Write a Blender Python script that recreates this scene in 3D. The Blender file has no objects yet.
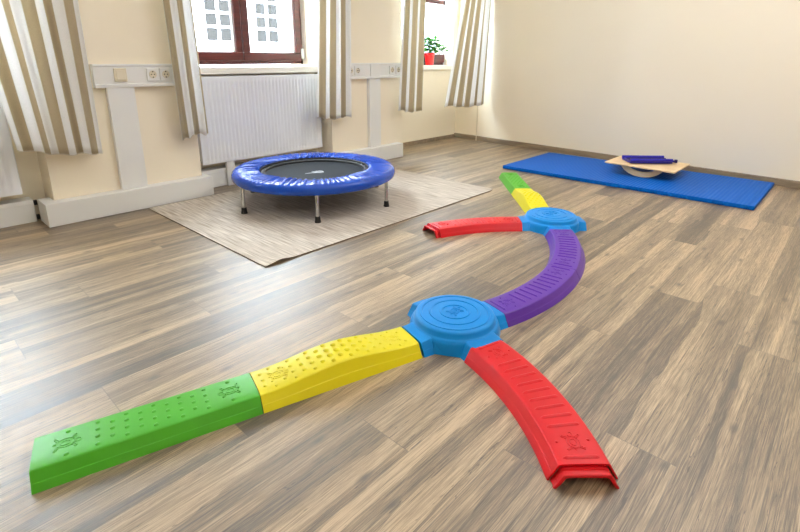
import bpy, bmesh, math, random
from math import sin, cos, pi, radians, sqrt, atan2
from mathutils import Vector, Matrix
random.seed(7)
SC = bpy.context.scene
COL = SC.collection

# ------------------------------------------------------------------ helpers
def lin(c):
    def f(v):
        v /= 255.0
        return v / 12.92 if v <= 0.04045 else ((v + 0.055) / 1.055) ** 2.4
    return (f(c[0]), f(c[1]), f(c[2]), 1.0)

def newmat(name):
    m = bpy.data.materials.new(name); m.use_nodes = True
    nt = m.node_tree
    return m, nt, nt.nodes['Principled BSDF']

def plain(name, rgb, rough=0.5, metal=0.0, spec=0.5, noise=0.0, nscale=30, bump=0.0, coat=0.0):
    m, nt, b = newmat(name)
    b.inputs['Base Color'].default_value = lin(rgb)
    b.inputs['Roughness'].default_value = rough
    b.inputs['Metallic'].default_value = metal
    b.inputs['Specular IOR Level'].default_value = spec
    b.inputs['Coat Weight'].default_value = coat
    b.inputs['Coat Roughness'].default_value = 0.2
    if noise or bump:
        tc = nt.nodes.new('ShaderNodeTexCoord')
        n = nt.nodes.new('ShaderNodeTexNoise'); n.inputs['Scale'].default_value = nscale; n.inputs['Detail'].default_value = 5
        nt.links.new(tc.outputs['Object'], n.inputs['Vector'])
        if noise:
            r = nt.nodes.new('ShaderNodeMapRange')
            r.inputs['To Min'].default_value = 1 - noise; r.inputs['To Max'].default_value = 1 + noise
            nt.links.new(n.outputs['Fac'], r.inputs['Value'])
            h = nt.nodes.new('ShaderNodeHueSaturation'); h.inputs['Color'].default_value = lin(rgb)
            nt.links.new(r.outputs['Result'], h.inputs['Value'])
            nt.links.new(h.outputs['Color'], b.inputs['Base Color'])
        if bump:
            bp = nt.nodes.new('ShaderNodeBump'); bp.inputs['Strength'].default_value = bump; bp.inputs['Distance'].default_value = 0.002
            nt.links.new(n.outputs['Fac'], bp.inputs['Height']); nt.links.new(bp.outputs['Normal'], b.inputs['Normal'])
    return m

def meta(o, label=None, cat=None, group=None, kind=None):
    if label: o['label'] = label
    if cat: o['category'] = cat
    if group: o['group'] = group
    if kind: o['kind'] = kind
    return o

def empty(name, loc, label=None, cat=None, group=None, kind=None):
    o = bpy.data.objects.new(name, None); COL.objects.link(o); o.location = loc
    o.empty_display_size = 0.1
    return meta(o, label, cat, group, kind)

def root_loc(o):
    v = Vector((0, 0, 0))
    while o is not None:
        v += o.location; o = o.parent
    return v

class MB:
    """collects shapes in world coordinates, links them as one mesh object"""
    def __init__(s): s.v = []; s.f = []; s.uv = {}
    def add(s, vs, fs):
        n = len(s.v); s.v += [Vector(p) for p in vs]; s.f += [tuple(i + n for i in f) for f in fs]
    def box(s, x0, x1, y0, y1, z0, z1):
        s.add([(x0,y0,z0),(x1,y0,z0),(x1,y1,z0),(x0,y1,z0),(x0,y0,z1),(x1,y0,z1),(x1,y1,z1),(x0,y1,z1)],
              [(0,3,2,1),(4,5,6,7),(0,1,5,4),(1,2,6,5),(2,3,7,6),(3,0,4,7)])
    def loft(s, rings, closed=True, cap0=True, cap1=True):
        n = len(rings[0]); base = len(s.v)
        for r in rings: s.v += [Vector(p) for p in r]
        for i in range(len(rings) - 1):
            for j in range(n if closed else n - 1):
                a = base + i*n + j; b = base + i*n + (j+1) % n
                s.f.append((a, b, b + n, a + n))
        if cap0: s.f.append(tuple(base + j for j in range(n))[::-1])
        if cap1: s.f.append(tuple(base + (len(rings)-1)*n + j for j in range(n)))
    def tube(s, pts, r, n=10, caps=True, closed=False):
        pts = [Vector(p) for p in pts]; rings = []
        rr = r if isinstance(r, (list, tuple)) else [r]*len(pts)
        up = None
        for i, p in enumerate(pts):
            if closed: d = pts[(i+1) % len(pts)] - pts[i-1]
            else: d = pts[min(i+1, len(pts)-1)] - pts[max(i-1, 0)]
            d.normalize()
            if up is None:
                up = Vector((0,0,1)) if abs(d.z) < .9 else Vector((1,0,0))
            u = d.cross(up)
            if u.length < 1e-5: u = d.cross(Vector((1,0,0)))
            u.normalize(); w = d.cross(u); up = -w if False else up
            rings.append([p + rr[i]*(cos(2*pi*k/n)*u + sin(2*pi*k/n)*w) for k in range(n)])
        if closed:
            rings.append(rings[0]); s.loft(rings, True, False, False)
        else: s.loft(rings, True, caps, caps)
    def lathe(s, c, prof, n=64, cap0=False, cap1=False):
        rings = []
        for (r, z) in prof:
            rings.append([(c[0] + r*cos(2*pi*k/n), c[1] + r*sin(2*pi*k/n), c[2] + z) for k in range(n)])
        s.loft(rings, True, cap0, cap1)
    def build(s, name, m, parent=None, sharp=35, bevel=0.0, loc=None, seg=2):
        if loc is None:
            if parent is not None: loc = Vector((0,0,0))
            else:
                xs = [p.x for p in s.v]; ys = [p.y for p in s.v]; zs = [p.z for p in s.v]
                loc = Vector(((min(xs)+max(xs))/2, (min(ys)+max(ys))/2, min(zs)))
        off = root_loc(parent) + Vector(loc)
        me = bpy.data.meshes.new(name)
        me.from_pydata([tuple(p - off) for p in s.v], [], s.f)
        bm = bmesh.new(); bm.from_mesh(me)
        bmesh.ops.recalc_face_normals(bm, faces=bm.faces)
        for f in bm.faces: f.smooth = sharp > 0
        for e in bm.edges:
            if len(e.link_faces) == 2 and e.calc_face_angle(0) > radians(sharp): e.smooth = False
        bm.to_mesh(me); bm.free()
        me.materials.append(m)
        o = bpy.data.objects.new(name, me); COL.objects.link(o); o.location = loc
        if parent is not None: o.parent = parent
        if bevel:
            b = o.modifiers.new('bevel', 'BEVEL'); b.width = bevel; b.segments = seg; b.limit_method = 'ANGLE'; b.angle_limit = radians(40)
            b.harden_normals = True
        return o

# ------------------------------------------------------------------ camera
CAM = bpy.data.cameras.new('camera'); cam = bpy.data.objects.new('camera', CAM); COL.objects.link(cam)
rx = Vector((0.68048186, -0.73276163, 0.00219965)); ry = Vector((0.19911787, 0.1877988, 0.96181271)); fw = Vector((0.70519253, 0.65405814, -0.27369961))
cam.matrix_world = Matrix(((rx.x, ry.x, -fw.x, 0), (rx.y, ry.y, -fw.y, 0), (rx.z, ry.z, -fw.z, 1.0), (0, 0, 0, 1)))
CAM.sensor_width = 36; CAM.lens = 492.537/800*36
CAM.shift_x = -(400.97-400)/800; CAM.shift_y = -(266-199.8)/800
CAM.clip_start = 0.02
SC.camera = cam

# ------------------------------------------------------------------ materials
M = {}
M['wall_yellow'] = plain('cream_wall_paint', (243, 232, 211), 0.85, noise=.03, nscale=3, bump=.15)
M['wall_white'] = plain('pale_wall_paint', (243, 232, 211), 0.85, noise=.02, nscale=2, bump=.12)
M['ceiling'] = plain('ceiling_paint', (240, 238, 232), 0.9)
M['white_pvc'] = plain('white_pvc', (232, 232, 230), 0.45)
M['white_enamel'] = plain('white_enamel', (236, 238, 243), 0.35)
M['beige_plastic'] = plain('beige_plastic', (224, 214, 192), 0.4)
M['dark'] = plain('dark_gap', (25, 24, 24), 0.6)
M['sill'] = plain('sill_board', (236, 232, 224), 0.4)
M['chrome'] = plain('chrome', (190, 190, 190), 0.18, metal=1.0)
M['rubber'] = plain('black_rubber', (18, 18, 19), 0.55)
M['black_mesh'] = plain('black_jumping_fabric', (34, 37, 42), 0.75, spec=.2, noise=.15, nscale=120, bump=.3)
M['pad'] = plain('blue_vinyl', (0, 68, 176), 0.26, spec=.4, coat=.12)
M['logo'] = plain('white_print', (215, 220, 225), 0.6)
M['green'] = plain('green_plastic', (70, 162, 26), 0.36, spec=.4)
M['yellow'] = plain('yellow_plastic', (220, 206, 4), 0.36, spec=.4)
M['blue'] = plain('light_blue_plastic', (0, 132, 208), 0.34, spec=.28)
M['red'] = plain('red_plastic', (198, 8, 20), 0.36, spec=.35)
M['purple'] = plain('purple_plastic', (90, 42, 152), 0.36, spec=.4)
M['indigo'] = plain('indigo_plastic', (24, 20, 160), 0.3)
M['dark_indigo'] = plain('dark_indigo_plastic', (14, 12, 96), 0.35)
M['pot'] = plain('red_pot', (215, 22, 20), 0.3)
M['soil'] = plain('soil', (60, 42, 30), 0.9)
M['facade'] = plain('white_render', (236, 238, 240), 0.9)
M['facade_grey'] = plain('lilac_grey_render', (150, 152, 166), 0.9)
M['far_glass'] = plain('far_window_glass', (36, 35, 34), 0.9, spec=.02, noise=.3, nscale=9)
M['far_frame'] = plain('far_window_frame', (236, 238, 240), 0.6)
M['street'] = plain('street', (150, 150, 150), 0.9)

def wood_mat(name, c1, c2, rough=0.4, scale=(3, 40, 40)):
    m, nt, b = newmat(name); b.inputs['Roughness'].default_value = rough
    tc = nt.nodes.new('ShaderNodeTexCoord'); mp = nt.nodes.new('ShaderNodeMapping'); mp.inputs['Scale'].default_value = scale
    n = nt.nodes.new('ShaderNodeTexNoise'); n.inputs['Scale'].default_value = 1.0; n.inputs['Detail'].default_value = 6; n.inputs['Distortion'].default_value = .6
    cr = nt.nodes.new('ShaderNodeValToRGB'); cr.color_ramp.elements[0].color = lin(c1); cr.color_ramp.elements[1].color = lin(c2)
    cr.color_ramp.elements[0].position = .3; cr.color_ramp.elements[1].position = .7
    nt.links.new(tc.outputs['Object'], mp.inputs['Vector']); nt.links.new(mp.outputs['Vector'], n.inputs['Vector'])
    nt.links.new(n.outputs['Fac'], cr.inputs['Fac']); nt.links.new(cr.outputs['Color'], b.inputs['Base Color'])
    return m
M['mahogany'] = wood_mat('red_brown_window_wood', (54, 12, 11), (82, 24, 19), .3)
M['plywood'] = wood_mat('pale_birch_plywood', (222, 188, 142), (236, 208, 166), .5, (20, 3, 20))
M['skirting'] = wood_mat('grey_brown_skirting', (120, 104, 86), (158, 140, 116), .5, (30, 2, 30))

def leaf_mat():
    m, nt, b = newmat('leaf_green'); b.inputs['Roughness'].default_value = .6; b.inputs['Specular IOR Level'].default_value = .1
    oi = nt.nodes.new('ShaderNodeTexCoord'); n = nt.nodes.new('ShaderNodeTexNoise'); n.inputs['Scale'].default_value = 25
    cr = nt.nodes.new('ShaderNodeValToRGB'); cr.color_ramp.elements[0].color = lin((30, 88, 22)); cr.color_ramp.elements[1].color = lin((88, 150, 52))
    cr.color_ramp.elements[0].position = .35; cr.color_ramp.elements[1].position = .65
    nt.links.new(oi.outputs['Object'], n.inputs['Vector']); nt.links.new(n.outputs['Fac'], cr.inputs['Fac']); nt.links.new(cr.outputs['Color'], b.inputs['Base Color'])
    return m
M['leaf'] = leaf_mat()

def glass_mat():
    m, nt, b = newmat('window_glass')
    nt.nodes.remove(b)
    out = nt.nodes['Material Output']
    tr = nt.nodes.new('ShaderNodeBsdfTransparent'); gl = nt.nodes.new('ShaderNodeBsdfGlossy'); gl.inputs['Roughness'].default_value = .02
    tr.inputs['Color'].default_value = (.94, .96, .96, 1)
    lw = nt.nodes.new('ShaderNodeLayerWeight'); lw.inputs['Blend'].default_value = .5
    pw = nt.nodes.new('ShaderNodeMath'); pw.operation = 'POWER'; pw.inputs[1].default_value = 5; nt.links.new(lw.outputs['Facing'], pw.inputs[0])
    fr = nt.nodes.new('ShaderNodeMapRange'); fr.inputs['To Min'].default_value = .03; fr.inputs['To Max'].default_value = .8; nt.links.new(pw.outputs[0], fr.inputs['Value'])
    mx = nt.nodes.new('ShaderNodeMixShader')
    nt.links.new(fr.outputs['Result'], mx.inputs['Fac']); nt.links.new(tr.outputs['BSDF'], mx.inputs[1]); nt.links.new(gl.outputs['BSDF'], mx.inputs[2])
    nt.links.new(mx.outputs['Shader'], out.inputs['Surface'])
    return m
M['glass'] = glass_mat()

def curtain_mat():
    m, nt, b = newmat('striped_curtain_cloth')
    b.inputs['Roughness'].default_value = .85; b.inputs['Specular IOR Level'].default_value = .1
    uv = nt.nodes.new('ShaderNodeUVMap'); uv.uv_map = 'UVMap'
    sp = nt.nodes.new('ShaderNodeSeparateXYZ'); nt.links.new(uv.outputs['UV'], sp.inputs['Vector'])
    md = nt.nodes.new('ShaderNodeMath'); md.operation = 'FRACT'; nt.links.new(sp.outputs['X'], md.inputs[0])
    cr = nt.nodes.new('ShaderNodeValToRGB'); cr.color_ramp.interpolation = 'CONSTANT'
    el = cr.color_ramp.elements
    taupe = lin((194, 181, 155)); white = lin((244, 244, 244)); cream = lin((212, 204, 184))
    el[0].position = 0; el[0].color = taupe
    el[1].position = .48; el[1].color = white
    e = el.new(.97); e.color = cream
    nt.links.new(md.outputs[0], cr.inputs['Fac'])
    # fine linen weave
    n = nt.nodes.new('ShaderNodeTexNoise'); n.inputs['Scale'].default_value = 1.0; n.inputs['Detail'].default_value = 3
    mp = nt.nodes.new('ShaderNodeMapping'); mp.inputs['Scale'].default_value = (60, 90, 1)
    nt.links.new(uv.outputs['UV'], mp.inputs['Vector']); nt.links.new(mp.outputs['Vector'], n.inputs['Vector'])
    mr = nt.nodes.new('ShaderNodeMapRange'); mr.inputs['To Min'].default_value = .85; mr.inputs['To Max'].default_value = 1.12
    nt.links.new(n.outputs['Fac'], mr.inputs['Value'])
    hs = nt.nodes.new('ShaderNodeHueSaturation'); nt.links.new(mr.outputs['Result'], hs.inputs['Value']); nt.links.new(cr.outputs['Color'], hs.inputs['Color'])
    nt.links.new(hs.outputs['Color'], b.inputs['Base Color'])
    tl = nt.nodes.new('ShaderNodeBsdfTranslucent'); nt.links.new(hs.outputs['Color'], tl.inputs['Color'])
    mx = nt.nodes.new('ShaderNodeMixShader'); mx.inputs['Fac'].default_value = .4
    out = nt.nodes['Material Output']
    nt.links.new(b.outputs['BSDF'], mx.inputs[1]); nt.links.new(tl.outputs['BSDF'], mx.inputs[2]); nt.links.new(mx.outputs['Shader'], out.inputs['Surface'])
    return m
M['curtain'] = curtain_mat()

def rug_mat():
    m, nt, b = newmat('flatweave_rug'); b.inputs['Roughness'].default_value = .95; b.inputs['Specular IOR Level'].default_value = .1
    tc = nt.nodes.new('ShaderNodeTexCoord'); mp = nt.nodes.new('ShaderNodeMapping'); mp.inputs['Scale'].default_value = (110, 5, 1)
    n = nt.nodes.new('ShaderNodeTexNoise'); n.inputs['Scale'].default_value = 1; n.inputs['Detail'].default_value = 4
    cr = nt.nodes.new('ShaderNodeValToRGB'); cr.color_ramp.elements[0].color = lin((160, 148, 134)); cr.color_ramp.elements[1].color = lin((216, 206, 194))
    cr.color_ramp.elements[0].position = .3; cr.color_ramp.elements[1].position = .68
    nt.links.new(tc.outputs['Object'], mp.inputs['Vector']); nt.links.new(mp.outputs['Vector'], n.inputs['Vector'])
    nt.links.new(n.outputs['Fac'], cr.inputs['Fac']); nt.links.new(cr.outputs['Color'], b.inputs['Base Color'])
    bp = nt.nodes.new('ShaderNodeBump'); bp.inputs['Strength'].default_value = .5; bp.inputs['Distance'].default_value = .003
    nt.links.new(n.outputs['Fac'], bp.inputs['Height']); nt.links.new(bp.outputs['Normal'], b.inputs['Normal'])
    return m
M['rug'] = rug_mat()
M['rug_edge'] = plain('rug_binding', (112, 96, 78), .9)

def mat_mat():
    m, nt, b = newmat('blue_foam_mat'); b.inputs['Roughness'].default_value = .5
    b.inputs['Base Color'].default_value = lin((0, 88, 176)); b.inputs['Specular IOR Level'].default_value = .1
    tc = nt.nodes.new('ShaderNodeTexCoord'); w = nt.nodes.new('ShaderNodeTexWave'); w.bands_direction = 'Y'; w.inputs['Scale'].default_value = 12
    w.inputs['Distortion'].default_value = .6; w.inputs['Detail'].default_value = 1
    nt.links.new(tc.outputs['Object'], w.inputs['Vector'])
    bp = nt.nodes.new('ShaderNodeBump'); bp.inputs['Strength'].default_value = .7; bp.inputs['Distance'].default_value = .004
    nt.links.new(w.outputs['Fac'], bp.inputs['Height']); nt.links.new(bp.outputs['Normal'], b.inputs['Normal'])
    return m
M['foam'] = mat_mat()

def floor_mat():
    m, nt, b = newmat('oak_laminate_planks')
    N = nt.nodes; L = nt.links
    at = N.new('ShaderNodeAttribute'); at.attribute_name = 'plank'
    uv = N.new('ShaderNodeUVMap'); uv.uv_map = 'UVMap'
    sa = N.new('ShaderNodeSeparateColor'); L.new(at.outputs['Color'], sa.inputs['Color'])
    cx = N.new('ShaderNodeCombineXYZ')
    m1 = N.new('ShaderNodeMath'); m1.operation = 'MULTIPLY'; m1.inputs[1].default_value = 37.0; L.new(sa.outputs['Green'], m1.inputs[0]); L.new(m1.outputs[0], cx.inputs['X'])
    m2 = N.new('ShaderNodeMath'); m2.operation = 'MULTIPLY'; m2.inputs[1].default_value = 23.0; L.new(sa.outputs['Blue'], m2.inputs[0]); L.new(m2.outputs[0], cx.inputs['Z'])
    va = N.new('ShaderNodeVectorMath'); va.operation = 'ADD'; L.new(uv.outputs['UV'], va.inputs[0]); L.new(cx.outputs[0], va.inputs[1])
    def noise(sc, det, dist, s=1.0):
        mp = N.new('ShaderNodeMapping'); mp.inputs['Scale'].default_value = sc; L.new(va.outputs[0], mp.inputs['Vector'])
        n = N.new('ShaderNodeTexNoise'); n.inputs['Scale'].default_value = s; n.inputs['Detail'].default_value = det; n.inputs['Distortion'].default_value = dist
        n.inputs['Roughness'].default_value = .6
        L.new(mp.outputs[0], n.inputs['Vector']); return n
    def mathn(op, a, bb):
        x = N.new('ShaderNodeMath'); x.operation = op
        for i, q in enumerate((a, bb)):
            if isinstance(q, (int, float)): x.inputs[i].default_value = q
            else: L.new(q, x.inputs[i])
        return x.outputs[0]
    band = noise((.7, 13, 1), 2, .5)          # broad tone strips within a plank
    grain = noise((1.9, 75, 1), 8, 2.0)       # streaks
    fine = noise((14, 420, 1), 3, .2)         # hairline
    # lengthwise strips with wavy edges inside every plank
    su = N.new('ShaderNodeSeparateXYZ'); L.new(uv.outputs['UV'], su.inputs['Vector'])
    wob = noise((1.3, 9, 1), 3, .0)
    qv = mathn('ADD', mathn('MULTIPLY', su.outputs['Y'], 19.0), mathn('MULTIPLY', wob.outputs['Fac'], 2.6))
    cl = mathn('FLOOR', mathn('ADD', qv, mathn('MULTIPLY', sa.outputs['Blue'], 3.0)), 0)
    wn = N.new('ShaderNodeTexWhiteNoise'); wn.noise_dimensions = '2D'
    cw = N.new('ShaderNodeCombineXYZ'); L.new(cl, cw.inputs['X']); L.new(mathn('MULTIPLY', sa.outputs['Green'], 91.0), cw.inputs['Y'])
    L.new(cw.outputs[0], wn.inputs['Vector'])
    fq = mathn('FRACT', mathn('ADD', qv, mathn('MULTIPLY', sa.outputs['Blue'], 3.0)), 0)
    # tone = band + per-plank shift
    t = mathn('ADD', mathn('MULTIPLY', mathn('SUBTRACT', band.outputs['Fac'], .5), 1.2), mathn('MULTIPLY', mathn('SUBTRACT', wn.outputs['Value'], .5), .5))
    pt = mathn('MULTIPLY', mathn('SUBTRACT', sa.outputs['Red'], .5), .34)
    t = mathn('ADD', mathn('ADD', t, .5), pt)
    t = mathn('ADD', t, mathn('MULTIPLY', mathn('SUBTRACT', grain.outputs['Fac'], .5), .95))
    t = mathn('ADD', t, mathn('MULTIPLY', mathn('SUBTRACT', fine.outputs['Fac'], .5), 1.3))
    streak = noise((1.1, 120, 1), 5, 1.5)
    sr = N.new('ShaderNodeMapRange'); sr.inputs['From Min'].default_value = .36; sr.inputs['From Max'].default_value = .46; sr.inputs['To Min'].default_value = -.28; sr.inputs['To Max'].default_value = 0
    L.new(streak.outputs['Fac'], sr.inputs['Value']); t = mathn('ADD', t, sr.outputs['Result'])
    crack = noise((1.6, 46, 1), 3, .6)
    ck = N.new('ShaderNodeMapRange'); ck.inputs['From Min'].default_value = .0; ck.inputs['From Max'].default_value = .009; ck.inputs['To Min'].default_value = -.6; ck.inputs['To Max'].default_value = 0
    L.new(mathn('ABSOLUTE', mathn('SUBTRACT', crack.outputs['Fac'], .60), 0), ck.inputs['Value']); t = mathn('ADD', t, ck.outputs['Result'])
    t = mathn('ADD', t, .04)
    cr = N.new('ShaderNodeValToRGB'); e = cr.color_ramp.elements
    e[0].position = 0.0; e[0].color = lin((70, 56, 41))
    e[1].position = 1.0; e[1].color = lin((190, 163, 128))
    q = e.new(.32); q.color = lin((108, 89, 66))
    q = e.new(.62); q.color = lin((144, 122, 93))
    L.new(t, cr.inputs['Fac'])
    # knots
    mpk = N.new('ShaderNodeMapping'); mpk.inputs['Scale'].default_value = (2.8, 6.6, 1); L.new(va.outputs[0], mpk.inputs['Vector'])
    vo = N.new('ShaderNodeTexVoronoi'); vo.voronoi_dimensions = '2D'; vo.inputs['Scale'].default_value = 1.0; L.new(mpk.outputs[0], vo.inputs['Vector'])
    kn = N.new('ShaderNodeMapRange'); kn.inputs['From Min'].default_value = .015; kn.inputs['From Max'].default_value = .10
    kn.inputs['To Min'].default_value = .8; kn.inputs['To Max'].default_value = 0
    L.new(vo.outputs['Distance'], kn.inputs['Value'])
    sk = N.new('ShaderNodeSeparateColor'); L.new(vo.outputs['Color'], sk.inputs['Color'])
    gate = mathn('GREATER_THAN', sk.outputs['Red'], .5)
    km = mathn('MULTIPLY', kn.outputs['Result'], gate)
    mx = N.new('ShaderNodeMix'); mx.data_type = 'RGBA'; L.new(km, mx.inputs[0]); L.new(cr.outputs['Color'], mx.inputs[6]); mx.inputs[7].default_value = lin((70, 58, 48))
    # seams between planks: from UV: u, v stored 0..len, 0..width ; second UV holds edge distance
    uv2 = N.new('ShaderNodeUVMap'); uv2.uv_map = 'Edge'
    s2 = N.new('ShaderNodeSeparateXYZ'); L.new(uv2.outputs['UV'], s2.inputs['Vector'])
    def edge(o, w):
        a = mathn('MINIMUM', o, mathn('SUBTRACT', 1.0, o))
        r = N.new('ShaderNodeMapRange'); r.inputs['From Min'].default_value = w*.4; r.inputs['From Max'].default_value = w; r.inputs['To Min'].default_value = .55; r.inputs['To Max'].default_value = 0
        L.new(a, r.inputs['Value']); return r.outputs['Result']
    sm = mathn('MAXIMUM', edge(s2.outputs['X'], .0016), edge(s2.outputs['Y'], .011))
    mx2 = N.new('ShaderNodeMix'); mx2.data_type = 'RGBA'; L.new(sm, mx2.inputs[0]); L.new(mx.outputs[2], mx2.inputs[6]); mx2.inputs[7].default_value = lin((84, 72, 60))
    L.new(mx2.outputs[2], b.inputs['Base Color'])
    rr = N.new('ShaderNodeMapRange'); rr.inputs['To Min'].default_value = .42; rr.inputs['To Max'].default_value = .55
    L.new(grain.outputs['Fac'], rr.inputs['Value']); L.new(rr.outputs['Result'], b.inputs['Roughness'])
    b.inputs['Specular IOR Level'].default_value = .6
    b.inputs['Coat Weight'].default_value = .85; b.inputs['Coat Roughness'].default_value = .42
    bp = N.new('ShaderNodeBump'); bp.inputs['Strength'].default_value = .25; bp.inputs['Distance'].default_value = .0015
    L.new(mathn('SUBTRACT', fine.outputs['Fac'], mathn('MULTIPLY', sm, 2.0)), bp.inputs['Height']); L.new(bp.outputs['Normal'], b.inputs['Normal'])
    return m
M['floor'] = floor_mat()

# ------------------------------------------------------------------ room shell
XL, YR, ZC = -2.3, -3.2, 2.75
def xwall(y): return 5.295 - (3.55 - y)*.0775
# floor: one mesh, each laminate plank a face with its own tone
def make_floor():
    W = .1785; LEN = 1.285
    known = {0: 2.01, 1: 1.232, 2: .982, 3: 1.745, 11: .209, 12: 1.02, 13: .506, 14: .29, 15: .967, 10: .797}
    vs = []; fs = []; uvs = []; ed = []; cols = []
    rnd = random.Random(11)
    j0 = int(math.floor(YR / W)) ; j1 = int(math.ceil(4.3 / W))
    x_min, x_max = XL - .1, 5.6
    for j in range(j0, j1):
        y0, y1 = j*W, (j+1)*W
        off = known.get(j, rnd.uniform(0, LEN))
        k = math.floor((x_min - off)/LEN)
        x = off + k*LEN
        while x < x_max:
            a, b = max(x, x_min), min(x + LEN, x_max)
            n = len(vs)
            vs += [(a, y0, 0), (b, y0, 0), (b, y1, 0), (a, y1, 0)]
            fs.append((n, n+1, n+2, n+3))
            c = (rnd.random(), rnd.random(), rnd.random(), 1)
            ua, ub = (a-x), (b-x)
            uvs += [(ua, 0), (ub, 0), (ub, W), (ua, W)]
            ed += [(ua/LEN, 0), (ub/LEN, 0), (ub/LEN, 1), (ua/LEN, 1)]
            cols += [c]*4
            x += LEN
    me = bpy.data.meshes.new('floor'); me.from_pydata(vs, [], fs)
    u1 = me.uv_layers.new(name='UVMap'); u2 = me.uv_layers.new(name='Edge')
    for i, q in enumerate(uvs): u1.data[i].uv = q
    for i, q in enumerate(ed): u2.data[i].uv = q
    ca = me.color_attributes.new('plank', 'FLOAT_COLOR', 'CORNER')
    for i, q in enumerate(cols): ca.data[i].color = q
    me.materials.append(M['floor'])
    o = bpy.data.objects.new('floor', me); COL.objects.link(o)
    meta(o, 'grey brown wood laminate plank floor of the room', 'floor', kind='structure')
make_floor()

YP = 3.62      # front plane of the pilasters
YB = 3.85      # wall below windows 1 and 2
YB3 = 3.96     # wall below window 3
YO = 4.22      # outer face
def struct(mb, name, m, label, cat, **k):
    return meta(mb.build(name, m, **k), label, cat, kind='structure')
for q, lab in (((XL-.1, -.58, YP, YO, 0, ZC), 'cream pilaster left of the picture'), ((.70, 1.66, YP, YO, 0, ZC), 'cream pilaster with the light switch left of the trampoline'),
               ((2.95, 3.91, YP, YO, 0, ZC), 'cream pilaster right of the trampoline'), ((-.58, .70, YB, YO, 0, .90), 'cream niche wall behind the far left radiator'),
               ((1.66, 2.95, YB, YO, 0, .90), 'cream niche wall behind the middle radiator'), ((-.58, .70, YP, YO, 2.35, ZC), 'lintel over the left window'),
               ((1.66, 2.95, YP, YO, 2.35, ZC), 'lintel over the middle window'), ((3.91, 5.6, YB3, YO, 0, .92), 'cream wall below the window with the flowerpot'),
               ((3.91, 5.6, YP, YO, 2.35, ZC), 'lintel over the far window'), ((5.22, 5.6, YB3, YO, .92, 2.35), 'narrow wall strip between far window and corner')):
    w = MB(); w.box(*q); struct(w, 'wall_left', M['wall_yellow'], lab, 'wall')
w = MB()
a0, a1 = xwall(YO), xwall(YR)
w.add([(a1, YR, 0), (a0, YO, 0), (a0+.15, YO, 0), (a1+.15, YR, 0), (a1, YR, ZC), (a0, YO, ZC), (a0+.15, YO, ZC), (a1+.15, YR, ZC)],
      [(0,1,5,4), (1,2,6,5), (2,3,7,6), (3,0,4,7), (4,5,6,7), (0,3,2,1)])
struct(w, 'wall_back', M['wall_white'], 'plain pale cream wall behind the blue mat', 'wall')
w = MB(); w.box(XL-.1, 5.4, YR-.12, YR, 0, ZC); struct(w, 'wall_right', M['wall_white'], 'pale wall opposite the windows', 'wall')
w = MB(); w.box(XL-.12, XL, YR, YP, 0, ZC); struct(w, 'wall_front', M['wall_white'], 'pale wall behind the camera', 'wall')
w = MB(); w.box(XL-.12, 5.6, YR-.12, YO, ZC, ZC+.1); struct(w, 'ceiling', M['ceiling'], 'white ceiling of the room', 'ceiling')
# skirting on the back wall
w = MB()
ya, yb = YR, YB3
d = .014
w.add([(xwall(ya)-d, ya, 0), (xwall(yb)-d, yb, 0), (xwall(yb), yb, 0), (xwall(ya), ya, 0),
       (xwall(ya)-d, ya, .055), (xwall(yb)-d, yb, .055), (xwall(yb), yb, .06), (xwall(ya), ya, .06)],
      [(0,1,5,4), (1,2,6,5), (2,3,7,6), (3,0,4,7), (4,5,6,7), (0,3,2,1)])
struct(w, 'baseboard_back', M['skirting'], 'low grey brown skirting board along the pale back wall', 'baseboard')
w = MB(); w.box(3.92, xwall(YB3)-.014, YB3-.012, YB3, 0, .045)
struct(w, 'baseboard_left', M['skirting'], 'low brown skirting under the window with the red flowerpot', 'baseboard')

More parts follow.
